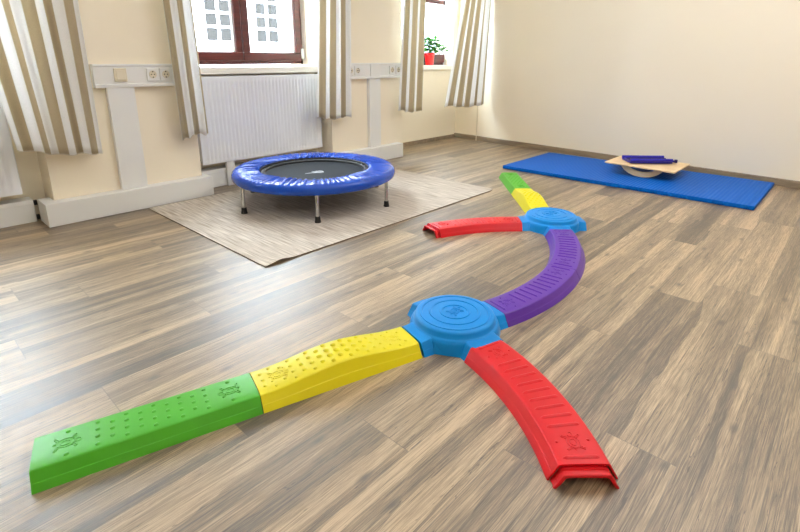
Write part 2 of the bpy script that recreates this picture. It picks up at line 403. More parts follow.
# ------------------------------------------------------------------ windows
def frame_window(n, x0, x1, y, z0, z1, label, mull=True, sill=(3.74, .94), jamb_r=None, transom=None, rail=.07):
    root = empty('window_%d' % n, ((x0+x1)/2, y, z0), label, 'window', kind='structure')
    fr = MB(); t = .055
    fr.box(x0, x1, y, y+.07, z0, z0+.035); fr.box(x0, x1, y, y+.07, z1-t, z1)
    fr.box(x0, x0+.03, y, y+.07, z0, z1)
    if jamb_r is None: fr.box(x1-.03, x1, y, y+.07, z0, z1)
    fr.build('window_frame', M['mahogany'], root, bevel=.004)
    xm = (x0+x1)/2
    if mull: spans = ((x0+.025, xm-.004), (xm+.004, x1-.025))
    else: spans = ((x0+.025, x1-.012),)
    for (a, b) in spans:
        s = MB(); q = rail
        s.box(a, b, y-.02, y+.045, z0+.03, z0+.03+q); s.box(a, b, y-.02, y+.045, z1-.03-q, z1-.03)
        s.box(a, a+q*.9, y-.02, y+.045, z0+.03+q, z1-.03-q)
        if jamb_r is None: s.box(b-q*.9, b, y-.02, y+.045, z0+.03+q, z1-.03-q)
        if transom: s.box(a, b, y-.01, y+.04, transom, transom+.05)
        so = s.build('sash', M['mahogany'], root, bevel=.005)
        g = MB(); g.box(a+q*.5, b-(q*.5 if jamb_r is None else .0), y+.008, y+.014, z0+.03+q*.5, z1-.03-q*.5); g.build('pane', M['glass'], so, sharp=0)
        gk = MB(); c = a+q*.9; dd = (b-q*.9 if jamb_r is None else b)
        gk.box(c, c+.012, y-.004, y+.006, z0+.03+q, z1-.03-q); gk.box(dd-.014, dd, y-.004, y+.006, z0+.03+q, z1-.03-q)
        gk.box(c, dd, y-.004, y+.006, z0+.03+q, z0+.03+q+.006)
        gk.build('glazing_strip', M['white_pvc'], so)
    if jamb_r is not None:
        j = MB(); j.box(x1-.012, x1+.02, y-.02, y+.07, z0, z1); j.build('bloom_white_jamb', M['white_pvc'], root)  # white colour stands in for daylight bloom along this edge
    if mull:
        h = MB(); h.box(x1-.03, x1-.004, y-.032, y-.0, z0+.05, z0+.14); h.build('hinge', M['white_pvc'], root, bevel=.003)
    s = MB(); s.box(x0-(.0), x1+(.0), sill[0], y+.06, sill[1]-.054, sill[1]); so = s.build('window_sill', M['sill'], root, bevel=.006)
    return root
frame_window(1, -.56, .68, 4.0, .957, 2.3, 'red brown wooden double window hidden beyond the far left curtain')
frame_window(2, 1.68, 2.935, 4.0, .957, 2.3, 'red brown wooden double window above the white radiator behind the trampoline')
frame_window(3, 3.93, 5.225, 4.10, .935, 2.3, 'narrow view of a window with brown bottom rail behind red flowerpot', mull=False, sill=(3.915, .935), jamb_r=True, transom=1.66, rail=.1)

# ------------------------------------------------------------------ cable ducts and trunking
def floor_duct(x0, x1, label, left_clips=False):
    root = empty('cable_duct', ((x0+x1)/2, 3.57, 0), label, 'cable duct', 'low white boxed ducts around the pilaster feet')
    b = MB(); b.box(x0, x1, 3.53, YP, 0, .1455); pass
    if left_clips: pass
    b.build('duct_body', M['white_pvc'], root, bevel=.003)
    for (a, c_) in ((x0, .699 if left_clips else x0+.04), (1.661 if left_clips else 3.911, x1 if left_clips else x1)):
        if not left_clips: continue
        r = MB(); r.box(a, c_, YP+.001, 3.734, 0, .1455); 
        meta(r.build('duct_return', M['white_pvc'], bevel=.003), 'short white duct end at the %s corner of the left pilaster foot' % ('left' if a < 1 else 'right'), 'cable duct')
    return root
d1 = floor_duct(.632, 1.70, 'low white boxed duct wrapping the foot of the pilaster left of the trampoline', True)
d2 = floor_duct(2.905, 3.84, 'low white boxed duct at the foot of the pilaster right of the trampoline')
def bay_duct(x0, x1, label):
    b = MB(); b.box(x0, x1, 3.735, YB, 0, .145); b.box(x0, x1, 3.729, 3.735, .118, .124)
    return meta(b.build('bay_duct', M['white_pvc'], bevel=.003), label, 'cable duct')
bay_duct(-.55, .612, 'low white duct under the radiator at the far left edge')
bay_duct(1.702, 2.90, 'low white duct under the radiator behind the trampoline')
c = MB()
for z_ in (.108, .014):
    c = MB(); c.box(.613, .631, 3.733, 3.752, z_, z_+.030); c.build('duct_clip', M['dark'], d1)

def riser(x0, x1, label):
    b = MB(); b.box(x0, x1, 3.578, YP, .1455, .822)
    return meta(b.build('vertical_duct', M['white_pvc'], bevel=.003), label, 'cable duct', 'upright white ducts between floor duct and socket rail')
riser(1.085, 1.250, 'upright white duct below the light switch on the left pilaster')
riser(3.405, 3.555, 'upright white duct below the socket rail right of the trampoline')

def trunk(x0, x1, label):
    root = empty('socket_rail', ((x0+x1)/2, 3.6, .822), label, 'socket rail', 'white wall trunking with sockets on the pilasters')
    b = MB()
    yf = 3.575
    b.loft([[(x, YP, .822), (x, yf-.004, .822), (x, yf-.004, .842), (x, yf+.004, .846), (x, yf+.004, .952), (x, yf, .956), (x, yf, .968), (x, YP, .968)] for x in (x0, x1)])
    b.build('trunking', M['white_pvc'], root, sharp=20, bevel=.0015)
    return root
def socket(root, xc, zc=.9, yf=3.575):
    b = MB(); b.box(xc-.038, xc+.038, yf-.008, yf+.004, zc-.042, zc+.042)
    p = b.build('socket', M['white_pvc'], root, bevel=.004)
    r = MB()
    R_ = .021; n = 28
    ring = lambda rad, y: [(xc+rad*cos(2*pi*k/n), y, zc+rad*sin(2*pi*k/n)) for k in range(n)]
    r.loft([ring(R_+.004, yf-.0085), ring(R_+.003, yf-.011), ring(R_, yf-.011), ring(R_-.001, yf-.0082)], True, False, True)
    r.build('socket_well', M['beige_plastic'], p)
    h = MB()
    for dx, dz, rad in ((-.0095, 0, .0035), (.0095, 0, .0035), (0, .0185, .004), (0, -.0185, .004)):
        h.loft([[(xc+dx+rad*cos(2*pi*k/10), y, zc+dz+rad*sin(2*pi*k/10)) for k in range(10)] for y in (yf-.009, yf-.0125)])
    h.build('pin_hole', M['dark'], p)
def switch(root, xc, zc=.9, yf=3.575):
    b = MB(); b.box(xc-.038, xc+.038, yf-.008, yf+.004, zc-.042, zc+.042)
    p = b.build('light_switch', M['beige_plastic'], root, bevel=.003)
    r = MB(); r.box(xc-.027, xc+.027, yf-.013, yf-.007, zc-.03, zc+.03); r.build('rocker', M['beige_plastic'], p, bevel=.003)
t1 = trunk(1.02, 1.645, 'white socket rail with light switch and double socket on the left pilaster')
switch(t1, 1.175); socket(t1, 1.376); socket(t1, 1.462)
t2 = trunk(2.97, 3.87, 'white socket rail with two double sockets on pilaster right of the trampoline')
for xc in (3.155, 3.245, 3.715, 3.805): socket(t2, xc)
c = MB(); c.box(3.415, 3.545, 3.568, 3.58, .826, .962); c.build('joint_cover', M['white_pvc'], t2, bevel=.002)

# thin conduit on the back wall near the corner
c = MB(); x = xwall(3.585)-.012
c.tube([(x, 3.585, .0), (x, 3.585, 2.7)], .006, 8)
meta(c.build('cable_conduit', M['beige_plastic']), 'thin upright conduit on the back wall near the far corner', 'conduit')

# ------------------------------------------------------------------ radiators
def radiator(x0, x1, z0, z1, yf, label, box=None):
    root = empty('radiator', ((x0+x1)/2, yf+.05, z0), label, 'radiator', 'ribbed white panel radiators under the windows')
    pitch = .0335
    n = int((x1-x0-.05)/pitch)
    xs = []
    st = x0 + ((x1-x0) - n*pitch)/2
    prof = [(x0, yf+.010)]
    for i in range(n):
        a = st + i*pitch
        prof += [(a+.002, yf+.010), (a+.010, yf), (a+.0215, yf), (a+.0295, yf+.010)]
    prof.append((x1, yf+.010))
    b = MB()
    # ribs fade to flat at top and bottom of the pressed panel
    rings = []
    for z, k in ((z0, 0), (z0+.028, 0), (z0+.042, 1), (z1-.05, 1), (z1-.036, 0), (z1-.012, 0)):
        rings.append([(px, (yf+.003)*(1-k) + py*k, z) for px, py in prof])
    b.loft(rings, False, False, False)
    b.box(x0, x1, yf+.0102, yf+.02, z0, z1-.012)
    b.build('front_panel', M['white_enamel'], root, sharp=50)
    for xx in (x0, x1):
        s = MB(); s.box(xx-.002, xx+.002, yf+.006, yf+.095, z0+.012, z1-.01); s.build('side_cover', M['white_enamel'], root, bevel=.001)
    bk = MB(); bk.box(x0+.02, x1-.02, yf+.085, yf+.095, z0+.01, z1-.02); bk.build('rear_panel', M['white_enamel'], root)
    g = MB(); g.box(x0, x1, yf+.006, yf+.012, z1-.014, z1)
    g.box(x0, x1, yf+.085, yf+.095, z1-.014, z1)
    k = int((x1-x0)/.02)
    for i in range(k+1):
        a = x0 + i*(x1-x0)/k; g.box(a-.0035, a+.0035, yf+.01, yf+.09, z1-.006, z1)
    g.build('top_grille', M['white_enamel'], root)
    v = MB(); v.tube([(x0-.02, yf+.05, z0+.035), (x0+.02, yf+.05, z0+.035)], .008, 10); v.tube([(x0-.03, yf+.05, z0+.035), (x0-.018, yf+.05, z0+.035)], .012, 10)
    v.build('valve', M['chrome'], root)
    if box:
        c = MB(); c.box(box[0], box[1], yf+.005, yf+.03, .0, z0); meta(c.build('pipe_cover', M['white_pvc'], bevel=.002), 'narrow upright white pipe cover from the middle radiator down to the floor', 'pipe cover')
    for a in (x0+.2, x1-.2):
        br = MB(); br.box(a, a+.04, yf+.09, YB, z1-.15, z1-.1); br.build('wall_bracket', M['white_enamel'], root)
radiator(1.722, 2.895, .200, .872, 3.700, 'white ribbed radiator under the window behind the trampoline', box=(1.915, 1.985))
radiator(-.47, .562, .198, .872, 3.700, 'white ribbed radiator cut off by the left edge behind the curtain')

# ------------------------------------------------------------------ curtains
ZT = 2.42
def curtain(xb, xt, zref, zb, y0, rep, ph, folds, amp, label, seed, shift=0.0):
    """xb = x range at hem, xt = x range at height zref, zb = hem heights (left, right); rep = stripe repeats over the cloth"""
    rnd = random.Random(seed)
    NU, NV = 220, 36
    phs = [rnd.uniform(0, 2*pi) for _ in range(4)]
    vs = []; uv = []
    hem = lambda s: zb[0]*(1-s) + zb[1]*s + .008*sin(7*s+phs[0]) + .006*sin(23*s+phs[1])
    for iv in range(NV+1):
        tv = iv/NV
        for iu in range(NU+1):
            s = iu/NU
            z = hem(s)*(1-tv) + ZT*tv
            k = (z - .45)/(zref - .45)
            kk = min(k, 1.25)
            xl = xb[0] + (xt[0]-xb[0])*kk; xr = xb[1] + (xt[1]-xb[1])*kk
            lowf = max(0, 1-tv)
            a = s*folds*2*pi
            warp = .10*sin(a*1.0+phs[2]) * (1/folds)*.9
            x = xl + (xr-xl)*(s + warp*.35 + .010*sin(5*s*pi+2.2*tv+phs[3]))
            y = y0 + amp*(sin(a + .5*sin(2.3*tv+phs[0])) * (.75+.25*sin(3*s+phs[1]+tv)) + .3*sin(2.1*a+phs[1]+1.5*tv))
            vs.append((x, y, z)); uv.append((s*rep + ph, z))
    fs = []
    for iv in range(NV):
        for iu in range(NU):
            a = iv*(NU+1)+iu; fs.append((a, a+1, a+NU+2, a+NU+1))
    b = MB(); b.add(vs, fs)
    o = b.build('striped_curtain', M['curtain'], sharp=180)
    me = o.data; ul = me.uv_layers.new(name='UVMap')
    for lp in me.loops: ul.data[lp.index].uv = uv[lp.vertex_index]
    so = o.modifiers.new('thick', 'SOLIDIFY'); so.thickness = .0018; so.offset = 0
    meta(o, label, 'curtain', 'beige and white striped curtains at the windows')
    # hem and rail hooks kept simple: folded hem as a part
    h = MB()
    ring = []
    for iu in range(0, NU+1, 2):
        p = Vector(vs[iu]); ring.append(p + Vector((0, 0, .003)))
    h.tube(ring, .0022, 6)
    h.build('hem', M['hem'], o, loc=(0, 0, 0))
    return o
M['hem'] = plain('curtain_hem', (214, 208, 194), .9)
curtain((.555, .985), (.47, .985), 1.33, (.485, .405), 3.51, 5.2, .57, 3.3, 0.0120, 'wide striped beige and white curtain at the far left edge of the room', 3)
curtain((1.50, 1.70), (1.475, 1.68), 1.38, (.455, .475), 3.51, 2.3, .97, 2.2, 0.0156, 'narrow striped curtain between the left socket rail and the big window', 5)
curtain((2.70, 3.085), (2.765, 3.115), 1.48, (.495, .475), 3.51, 3.1, .80, 2.8, 0.0144, 'striped curtain right of the radiator above the trampoline', 8)
curtain((3.745, 4.10), (3.82, 4.145), 1.57, (.49, .455), 3.51, 2.8, .70, 2.6, 0.0120, 'striped curtain left of the red flowerpot', 13)
curtain((4.40, 5.21), (4.71, 5.262), 1.65, (.49, .46), 3.43, 5.0, .56, 4.2, 0.0132, 'widest striped curtain beside the far corner right of the flowerpot', 21)
for (a, b_, lab) in ((-.75, 1.05, 'curtain rail over the far left window'), (1.40, 3.15, 'curtain rail over the middle window'), (3.72, 5.24, 'curtain rail over the window by the far corner')):
    root = empty('curtain_rail', ((a+b_)/2, 3.47, ZT), 'white ' + lab, 'curtain rail', 'white curtain rails above the windows')
    r = MB(); yy = 3.51 if b_ < 5 else 3.47
    r.box(a, b_, yy-.035, yy+.03, ZT+.002, ZT+.03); r.build('rail', M['white_pvc'], root)
    for xx in ((a+.05, b_-.1) if b_ < 5 else (a+.05,)):
        k = MB(); k.box(xx, xx+.03, yy, YP, ZT+.003, ZT+.03); k.build('bracket', M['white_pvc'], root)

# ------------------------------------------------------------------ potted plant
def plant():
    cx, cy, z0 = 4.825, 4.005, .936
    root = empty('potted_plant', (cx, cy, z0), 'green leafy plant in a red pot on the far window sill', 'potted plant')
    p = MB(); p.lathe((cx, cy, z0), [(0, 0), (.045, 0), (.048, .004), (.060, .115), (.066, .118), (.067, .145), (.062, .146), (.058, .125), (0, .122)], 32)
    p.build('flower_pot', M['pot'], root)
    rnd = random.Random(4); l = MB(); st = MB()
    for i in range(26):
        a = rnd.uniform(0, 2*pi); R_ = rnd.uniform(.02, .13); h = rnd.uniform(.05, .21)
        tip = Vector((cx + R_*cos(a)*1.15, cy + R_*sin(a)*.6, z0+.12+h))
        tip.y = min(tip.y, 4.06)
        st.tube([(cx+.01*cos(a), cy+.01*sin(a), z0+.115), ((cx+tip.x)/2, (cy+tip.y)/2, z0+.13+h*.6), tip], .0018, 5)
    for i in range(330):
        a = rnd.uniform(0, 2*pi); R_ = .15*sqrt(rnd.random()); h = rnd.uniform(.02, .23)
        if i > 285: a = rnd.uniform(-.5, .2); R_ = rnd.uniform(.15, .27); h = rnd.uniform(.06, .15)
        c = Vector((cx + R_*cos(a), min(cy + R_*sin(a)*.55, 4.055), z0+.13+h*(1-.35*min(R_/.15, 1))))
        L = rnd.uniform(.034, .055); W = L*.45
        d = Vector((cos(a+rnd.uniform(-1, 1)), sin(a+rnd.uniform(-1, 1))*.6, rnd.uniform(-.4, .7))).normalized()
        s = d.cross(Vector((rnd.uniform(-.4, .4), rnd.uniform(-.4, .4), 1))).normalized(); up = s.cross(d)
        q = [c, c + d*L*.35 + s*W + up*.003, c + d*L*.75 + s*W*.7, c + d*L, c + d*L*.75 - s*W*.7, c + d*L*.35 - s*W + up*.003, c + d*L*.5 - up*.004]
        l.add(q, [(0, 1, 6), (1, 2, 6), (2, 3, 6), (3, 4, 6), (4, 5, 6), (5, 0, 6)])
    l.build('leaves', M['leaf'], root); st.build('stems', M['leaf'], root)
    so = MB(); so.lathe((cx, cy, z0), [(0, .124), (.058, .124)], 24); so.build('soil', M['soil'], root)
plant()

# ------------------------------------------------------------------ rug
def rug():
    x0, x1, y0, y1 = 1.206, 3.300, 2.040, 3.507
    NX, NY = 60, 40; T = .006
    top = []
    rnd = random.Random(2)
    def lift(x, y):
        dx = (x-x0); dy = (y-y0)
        e = .012*math.exp(-((dx-.09)/.055)**2)*math.exp(-(dy/.05)**2)
        return e + .0012*(1+sin(5*x+3*y))*math.exp(-(dy/.1)**2)*.5
    b = MB(); vt = []; vb = []
    for j in range(NY+1):
        for i in range(NX+1):
            u = (i/NX)**1.6; v = (j/NY)**1.6
            x = x0 + (x1-x0)*u; y = y0 + (y1-y0)*v
            # rounded right near corner
            rr = .05
            if x > x1-rr and y < y0+rr:
                dx = x-(x1-rr); dy = (y0+rr)-y; m_ = max(dx, dy); L = sqrt(dx*dx+dy*dy)
                if L > 1e-6: x = (x1-rr)+dx/L*m_; y = (y0+rr)-dy/L*m_
            h = lift(x, y)
            vt.append((x, y, T+h+.0005)); vb.append((x, y, h+.0005))
    n = len(vt); W_ = NX+1
    fs = []
    for j in range(NY):
        for i in range(NX):
            a = j*W_+i; fs.append((a, a+1, a+W_+1, a+W_)); fs.append((n+a, n+a+W_, n+a+W_+1, n+a+1))
    bd = [i for i in range(W_)] + [j*W_+NX for j in range(1, NY+1)] + [NY*W_+i for i in range(NX-1, -1, -1)] + [j*W_ for j in range(NY-1, 0, -1)]
    for k in range(len(bd)):
        a, c = bd[k], bd[(k+1) % len(bd)]; fs.append((a, n+a, n+c, c))
    b.add(vt+vb, fs)
    o = b.build('rug', M['rug'], sharp=60)
    meta(o, 'flat beige woven rug under the blue trampoline', 'rug')
    e = MB()
    pts = [Vector(vb[k]) + Vector((0, 0, .0022)) for k in bd]
    e.tube(pts, .0022, 6, closed=True)
    e.build('binding', M['rug_edge'], o, loc=(0, 0, 0))
rug()

# ------------------------------------------------------------------ trampoline
def trampoline():
    cx, cy = 2.147, 2.844; z0 = .0075
    root = empty('mini_trampoline', (cx, cy, z0), 'small round trampoline with blue padded rim on the beige rug', 'trampoline')
    rnd = random.Random(9)
    # gathered vinyl pad
    N = 1080
    wr = [(rnd.uniform(50, 110), rnd.uniform(0, 2*pi), rnd.uniform(.5, 1)) for _ in range(4)]
    wr = [(int(f), p, a) for f, p, a in wr]
    slow = [(k, rnd.uniform(0, 2*pi)) for k in (3, 5, 8, 13)]
    prof = [(.395, .228, .0), (.392, .238, .3), (.3885, .246, .7), (.398, .2515, 1), (.415, .255, 1), (.445, .2585, 1), (.48, .260, .9), (.515, .2595, .6), (.545, .257, .25), (.565, .250, .1), (.577, .239, .05), (.582, .225, .04),
            (.582, .208, .04), (.577, .194, .03), (.567, .186, .02), (.55, .183, 0), (.52, .183, 0), (.515, .20, 0), (.45, .23, 0), (.392, .222, 0)]
    rings = []
    for k in range(N):
        th = 2*pi*k/N
        g = sin(74*th + 2.6*sin(5*th+slow[1][1]) + 1.7*sin(13*th+slow[3][1])) + .35*sum(a*sin(f*th + p) for (f, p, a) in wr)
        g = math.copysign(abs(g)**.8, g)
        env = .65 + .35*sin(slow[1][0]*th + slow[1][1])
        ring = []
        for (r, z, kq) in prof:
            ring.append((cx + (r + .0015*g*(kq if r < .4 else .2*kq))*cos(th), cy + (r + .0015*g*kq)*sin(th), z0 - .0075 + z + .0095*g*kq*env))
        rings.append(ring)
    b = MB(); rings.append(rings[0]); b.loft(rings, True, False, False)
    b.build('safety_pad', M['pad'], root, sharp=180)
    # jumping mat
    m = MB(); m.lathe((cx, cy, 0), [(0, .208), (.2, .2085), (.345, .211), (.352, .213), (.352, .217), (.345, .2165), (.2, .2135), (0, .213)], 96)
    jm = m.build('jumping_mat', M['black_mesh'], root)
    st = MB(); st.tube([(cx+.362*cos(2*pi*k/96), cy+.362*sin(2*pi*k/96), .222) for k in range(96)], .013, 8, closed=True); st.build('edge_webbing', M['rubber'], jm)
    sk = MB(); sk.lathe((cx, cy, 0), [(.3865, .216), (.386, .2275), (.3845, .238), (.3895, .244)], 96); sk.build('inner_skirt', M['rubber'], root)
    # frame ring
    f = MB(); f.tube([(cx+.535*cos(2*pi*k/96), cy+.535*sin(2*pi*k/96), .205) for k in range(96)], .0145, 10, closed=True)
    f.build('frame', M['chrome'], root)
    # springs
    first = None
    for k in range(36):
        a = 2*pi*(k+.5)/36
        if first is None:
            s = MB(); pts = []
            for i in range(97):
                t = i/96; R_ = .367 + .155*t
                pts.append((cx + R_, cy + .006*cos(t*2*pi*16), .224 - .014*t + .006*sin(t*2*pi*16)))
            s.tube(pts, .0018, 5)
            first = s.build('spring', M['chrome'], root); o = first
        else:
            o = first.copy(); COL.objects.link(o); o.parent = root
        o.rotation_euler = (0, 0, a)
    # legs
    lg = None
    th0 = -3.2604
    for k in range(6):
        a = th0 + k*pi/3
        if lg is None:
            s = MB(); X = cx + .5552
            s.tube([(X-.02, cy, .205), (X-.004, cy, .196), (X, cy, .18), (X, cy, .02)], .0125, 14)
            lg = s.build('leg', M['chrome'], root)
            q = MB(); q.lathe((X, cy, z0), [(0, 0), (.020, 0), (.021, .004), (.0185, .012), (.0175, .02), (.0165, .040), (.0125, .041), (.0125, .03)], 20, cap0=False)
            fo = q.build('rubber_foot', M['rubber'], lg)
            o = lg
        else:
            o = lg.copy(); COL.objects.link(o); o.parent = root
            f2 = fo.copy(); COL.objects.link(f2); f2.parent = o
        o.rotation_euler = (0, 0, a)
    # printed mark: slanted strokes, laid on the mat
    lo = MB()
    def stroke(pts, wd):
        pts = [Vector((cx+p[0], cy+p[1], .2142)) for p in pts]; L = []; R_ = []
        for i, p in enumerate(pts):
            d = (pts[min(i+1, len(pts)-1)] - pts[max(i-1, 0)]).normalized(); nrm = Vector((-d.y, d.x, 0))
            w_ = wd*(1 if 0 < i < len(pts)-1 else .35); L.append(p+nrm*w_); R_.append(p-nrm*w_)
        vs = L + R_[::-1]; n = len(pts)
        vs2 = [v + Vector((0, 0, .0006)) for v in vs]
        lo.loft([vs, vs2])
    # axes toward the viewer: ex = image right, ey = image up
    ex = Vector((.68, -.73)); ey = Vector((.73, .68))
    def im(a, c): v = ex*a + ey*c; return (v.x, v.y)
    stroke([im(-.06, -.07), im(-.02, -.045), im(.0, -.03), im(.02, -.01)], .006)
    stroke([im(-.025, -.01), im(.01, .01), im(.05, .005), im(.065, -.02)], .009)
    stroke([im(-.01, -.045), im(.03, -.03), im(.06, -.04)], .009)
    stroke([im(.02, .03), im(.045, .03)], .006)
    lo.build('printed_mark', M['logo'], jm)
trampoline()

# ------------------------------------------------------------------ balance path
S_L, BW, BT, BH = .1965, .1793, .1266, .0464
def section(sc=1.0, h=BH, inner=False):
    """outline of the beam from one floor edge over the top to the other (offset, z)"""
    w2, t2 = BW/2, BT/2
    if not inner:
        P = [(w2, 0), (w2-.0015, .004), (w2-.0100, h*.42), (w2-.0114, h*.445), (t2+.002, h*.95), (t2-.001, h*.99), (t2-.008, h*1.02), (t2*.5, h*1.04)]
    else:
        g = .005
        P = [(w2-g, 0), (w2-g-.001, .004), (w2-.0100-g, h*.40), (w2-.0114-g, h*.42), (t2+.002-g*.7, h*.95-g), (t2-.001-g*.6, h*.99-g), (t2-.008-g*.3, h*1.02-g), (t2*.5, h*1.04-g)]
    P = [(a*sc, b) for a, b in P]
    return P + [(0, P[-1][1])] + [(-a, b) for a, b in P[::-1]]
def path_pt(P0, th, k, s):
    if abs(k) < 1e-6: return Vector((P0[0]+s*cos(th), P0[1]+s*sin(th), 0)), th
    t = th + k*s
    return Vector((P0[0]+(sin(t)-sin(th))/k, P0[1]-(cos(t)-cos(th))/k, 0)), t
def place(P0, th, k, s, o, z):
    c, t = path_pt(P0, th, k, s)
    return c + Vector((-sin(t), cos(t), 0))*o + Vector((0, 0, z))

def turtle(mb, fn, s0, o0, ht, flip=1, size=1.0):
    """embossed turtle drawn with thin raised lines; fn(s, o, dz)->point"""
    def line(pts, closed=False, r=.00115):
        mb.tube([fn(s0+p[0]*size*flip, o0+p[1]*size, .0004) for p in pts], r, 5, closed=closed)
    e = lambda a, b, cx=0, cy=0, n=22, q0=0, q1=2*pi: [(cx+a*cos(q0+(q1-q0)*i/n), cy+b*sin(q0+(q1-q0)*i/n)) for i in range(n if abs(q1-q0-2*pi) < 1e-6 else n+1)]
    line(e(.022, .018), True); line(e(.012, .009), True)
    line(e(.008, .007, .030, .002), True)
    for sx, sy in ((1, 1), (1, -1), (-1, 1), (-1, -1)):
        line([(sx*.014, sy*.014), (sx*.024, sy*.027), (sx*.028, sy*.024), (sx*.020, sy*.010)])
    line([(-.022, 0), (-.030, -.002), (-.024, -.006)])

def beam(P0, th, k, Ln, color, label, group, hump=0.0, pattern='dots', tongue=True, seed=1):
    mid = path_pt(P0, th, k, Ln/2)[0]
    name = {'green': 'balance_beam', 'yellow': 'balance_beam', 'red': 'curved_balance_beam', 'purple': 'curved_balance_beam'}[color]
    H = lambda s: BH + hump*(.5-.5*cos(2*pi*min(max(s/Ln, 0), 1)))**1.15
    NS = 40 if (k or hump) else 12
    g = .0012
    outer = []; inner = []
    for i in range(NS+1):
        s = g + (Ln-2*g)*i/NS
        outer.append([place(P0, th, k, s, o, z) for o, z in section(1, H(s))])
        inner.append([place(P0, th, k, s, o, z) for o, z in section(1, H(s), True)])
    b = MB()
    n = len(outer[0])
    # closed shell: outer forward, rim, inner back
    rings = []
    for i in range(NS+1): rings.append(outer[i] + inner[i][::-1])
    b.loft(rings, True, True, True)
    root = b.build(name, M[color], sharp=13)
    meta(root, label, 'balance beam', group)
    # coupling tongue at the far end
    if tongue:
        t = MB(); rr = []
        for s, sc, dz in ((Ln-.004, .90, -.008), (Ln+.004, .90, -.008), (Ln+.006, .885, -.012), (Ln+.016, .885, -.012), (Ln+.018, .90, -.007), (Ln+.024, .90, -.007), (Ln+.026, .88, -.009)):
            o_ = [(a, max(z+dz*min(1, z/.03), 0)) for a, z in section(sc, BH)]
            i_ = [(a*.93, max(z-.006*min(1, z/.03), 0)) for a, z in o_]
            rr.append([place(P0, th, k, s, o, z) for o, z in o_] + [place(P0, th, k, s, o, z) for o, z in i_][::-1])
        t.loft(rr); t.build('coupling_lip', M[color], root, sharp=13)
    # raised pattern on the walking surface
    p = MB()
    fn = lambda s, o, dz: place(P0, th, k, s, o, H(s)*1.04 - (abs(o) > BT*.25)*(abs(o)-BT*.25)*.035*0 + dz)
    def surf(o, s):
        h = H(s); a = abs(o); t2 = BT/2
        if a < t2*.5: return h*1.04
        if a < t2-.008: return h*1.04 + (h*1.02-h*1.04)*(a-t2*.5)/(t2*.5-.008)
        return h*1.0
    fn = lambda s, o, dz: place(P0, th, k, s, o, surf(o, s)+dz)
    def dot(s, o, r, h):
        rings = []
        for q in range(4):
            f = q/3*pi/2*.93; rings.append([fn(s+r*cos(f)*cos(2*pi*j/12), o+r*cos(f)*sin(2*pi*j/12), h*sin(f)-.0006*(q == 0)) for j in range(12)])
        p.loft(rings, True, False, True)
    if pattern == 'dots':
        cols_ = int(Ln/.026); row = 0
        for i in range(1, cols_):
            s = .004 + i*.034
            if s > Ln-.012: break
            lat = (-.045, -.015, .015, .045) if i % 2 == 0 else (-.030, 0, .030)
            for o in lat:
                if (abs(s-.075) < .045 or abs(s-(Ln-.075)) < .045) and abs(o) < .036: continue
                if (s < .04 or s > Ln-.04) and abs(o) < .03: continue
                dot(s, o, .0062, .0034)
    elif pattern == 'bumps':
        cols_ = int(Ln/.028)
        for i in range(1, cols_+1):
            s = .004 + i*.031
            if s > Ln-.012: break
            lat = (-.048, -.016, .016, .048) if i % 2 == 0 else (-.032, 0, .032)
            big = math.exp(-((s-Ln*.5)/.11)**2)
            for o in lat:
                if (abs(s-.065) < .04 or abs(s-(Ln-.065)) < .04) and abs(o) < .03: continue
                dot(s, o, .0056+.0058*big*(1-abs(o)/.08), .0032+.004*big)
    else:
        nr = 11; first = True
        for i in range(nr+4):
            s = .022 + i*(Ln-.044)/(nr+3)
            if i in (1, 2, nr+1, nr+2):
                if i in (2, nr+1): continue
            wd = .046
            if i in (1, nr+2):
                for o in (-.042, .042): dot(s+(.018 if i == 1 else -.018), o, .0045, .003)
                continue
            rr = []
            M_ = 14
            for q in range(M_+1):
                o = -wd + 2*wd*q/M_
                tap = min(1, (1-abs(2*q/M_-1))*6+.15)
                w_ = .0062*(.5+.5*tap); h_ = .0046*tap
                rr.append([fn(s-w_, o, -.0008), fn(s-w_*.5, o, h_*.8), fn(s, o, h_), fn(s+w_*.5, o, h_*.8), fn(s+w_, o, -.0008)])
            p.loft(rr, True, True, True)
    p.build('raised_grip_pattern', M[color], root, sharp=50)
    tt = MB()
    for q, fl in ((.072, 1), (Ln-.072, -1)):
        turtle(tt, fn, q, 0, 0, fl, .92)
    tt.build('embossed_turtle', M[color], root)
    return root

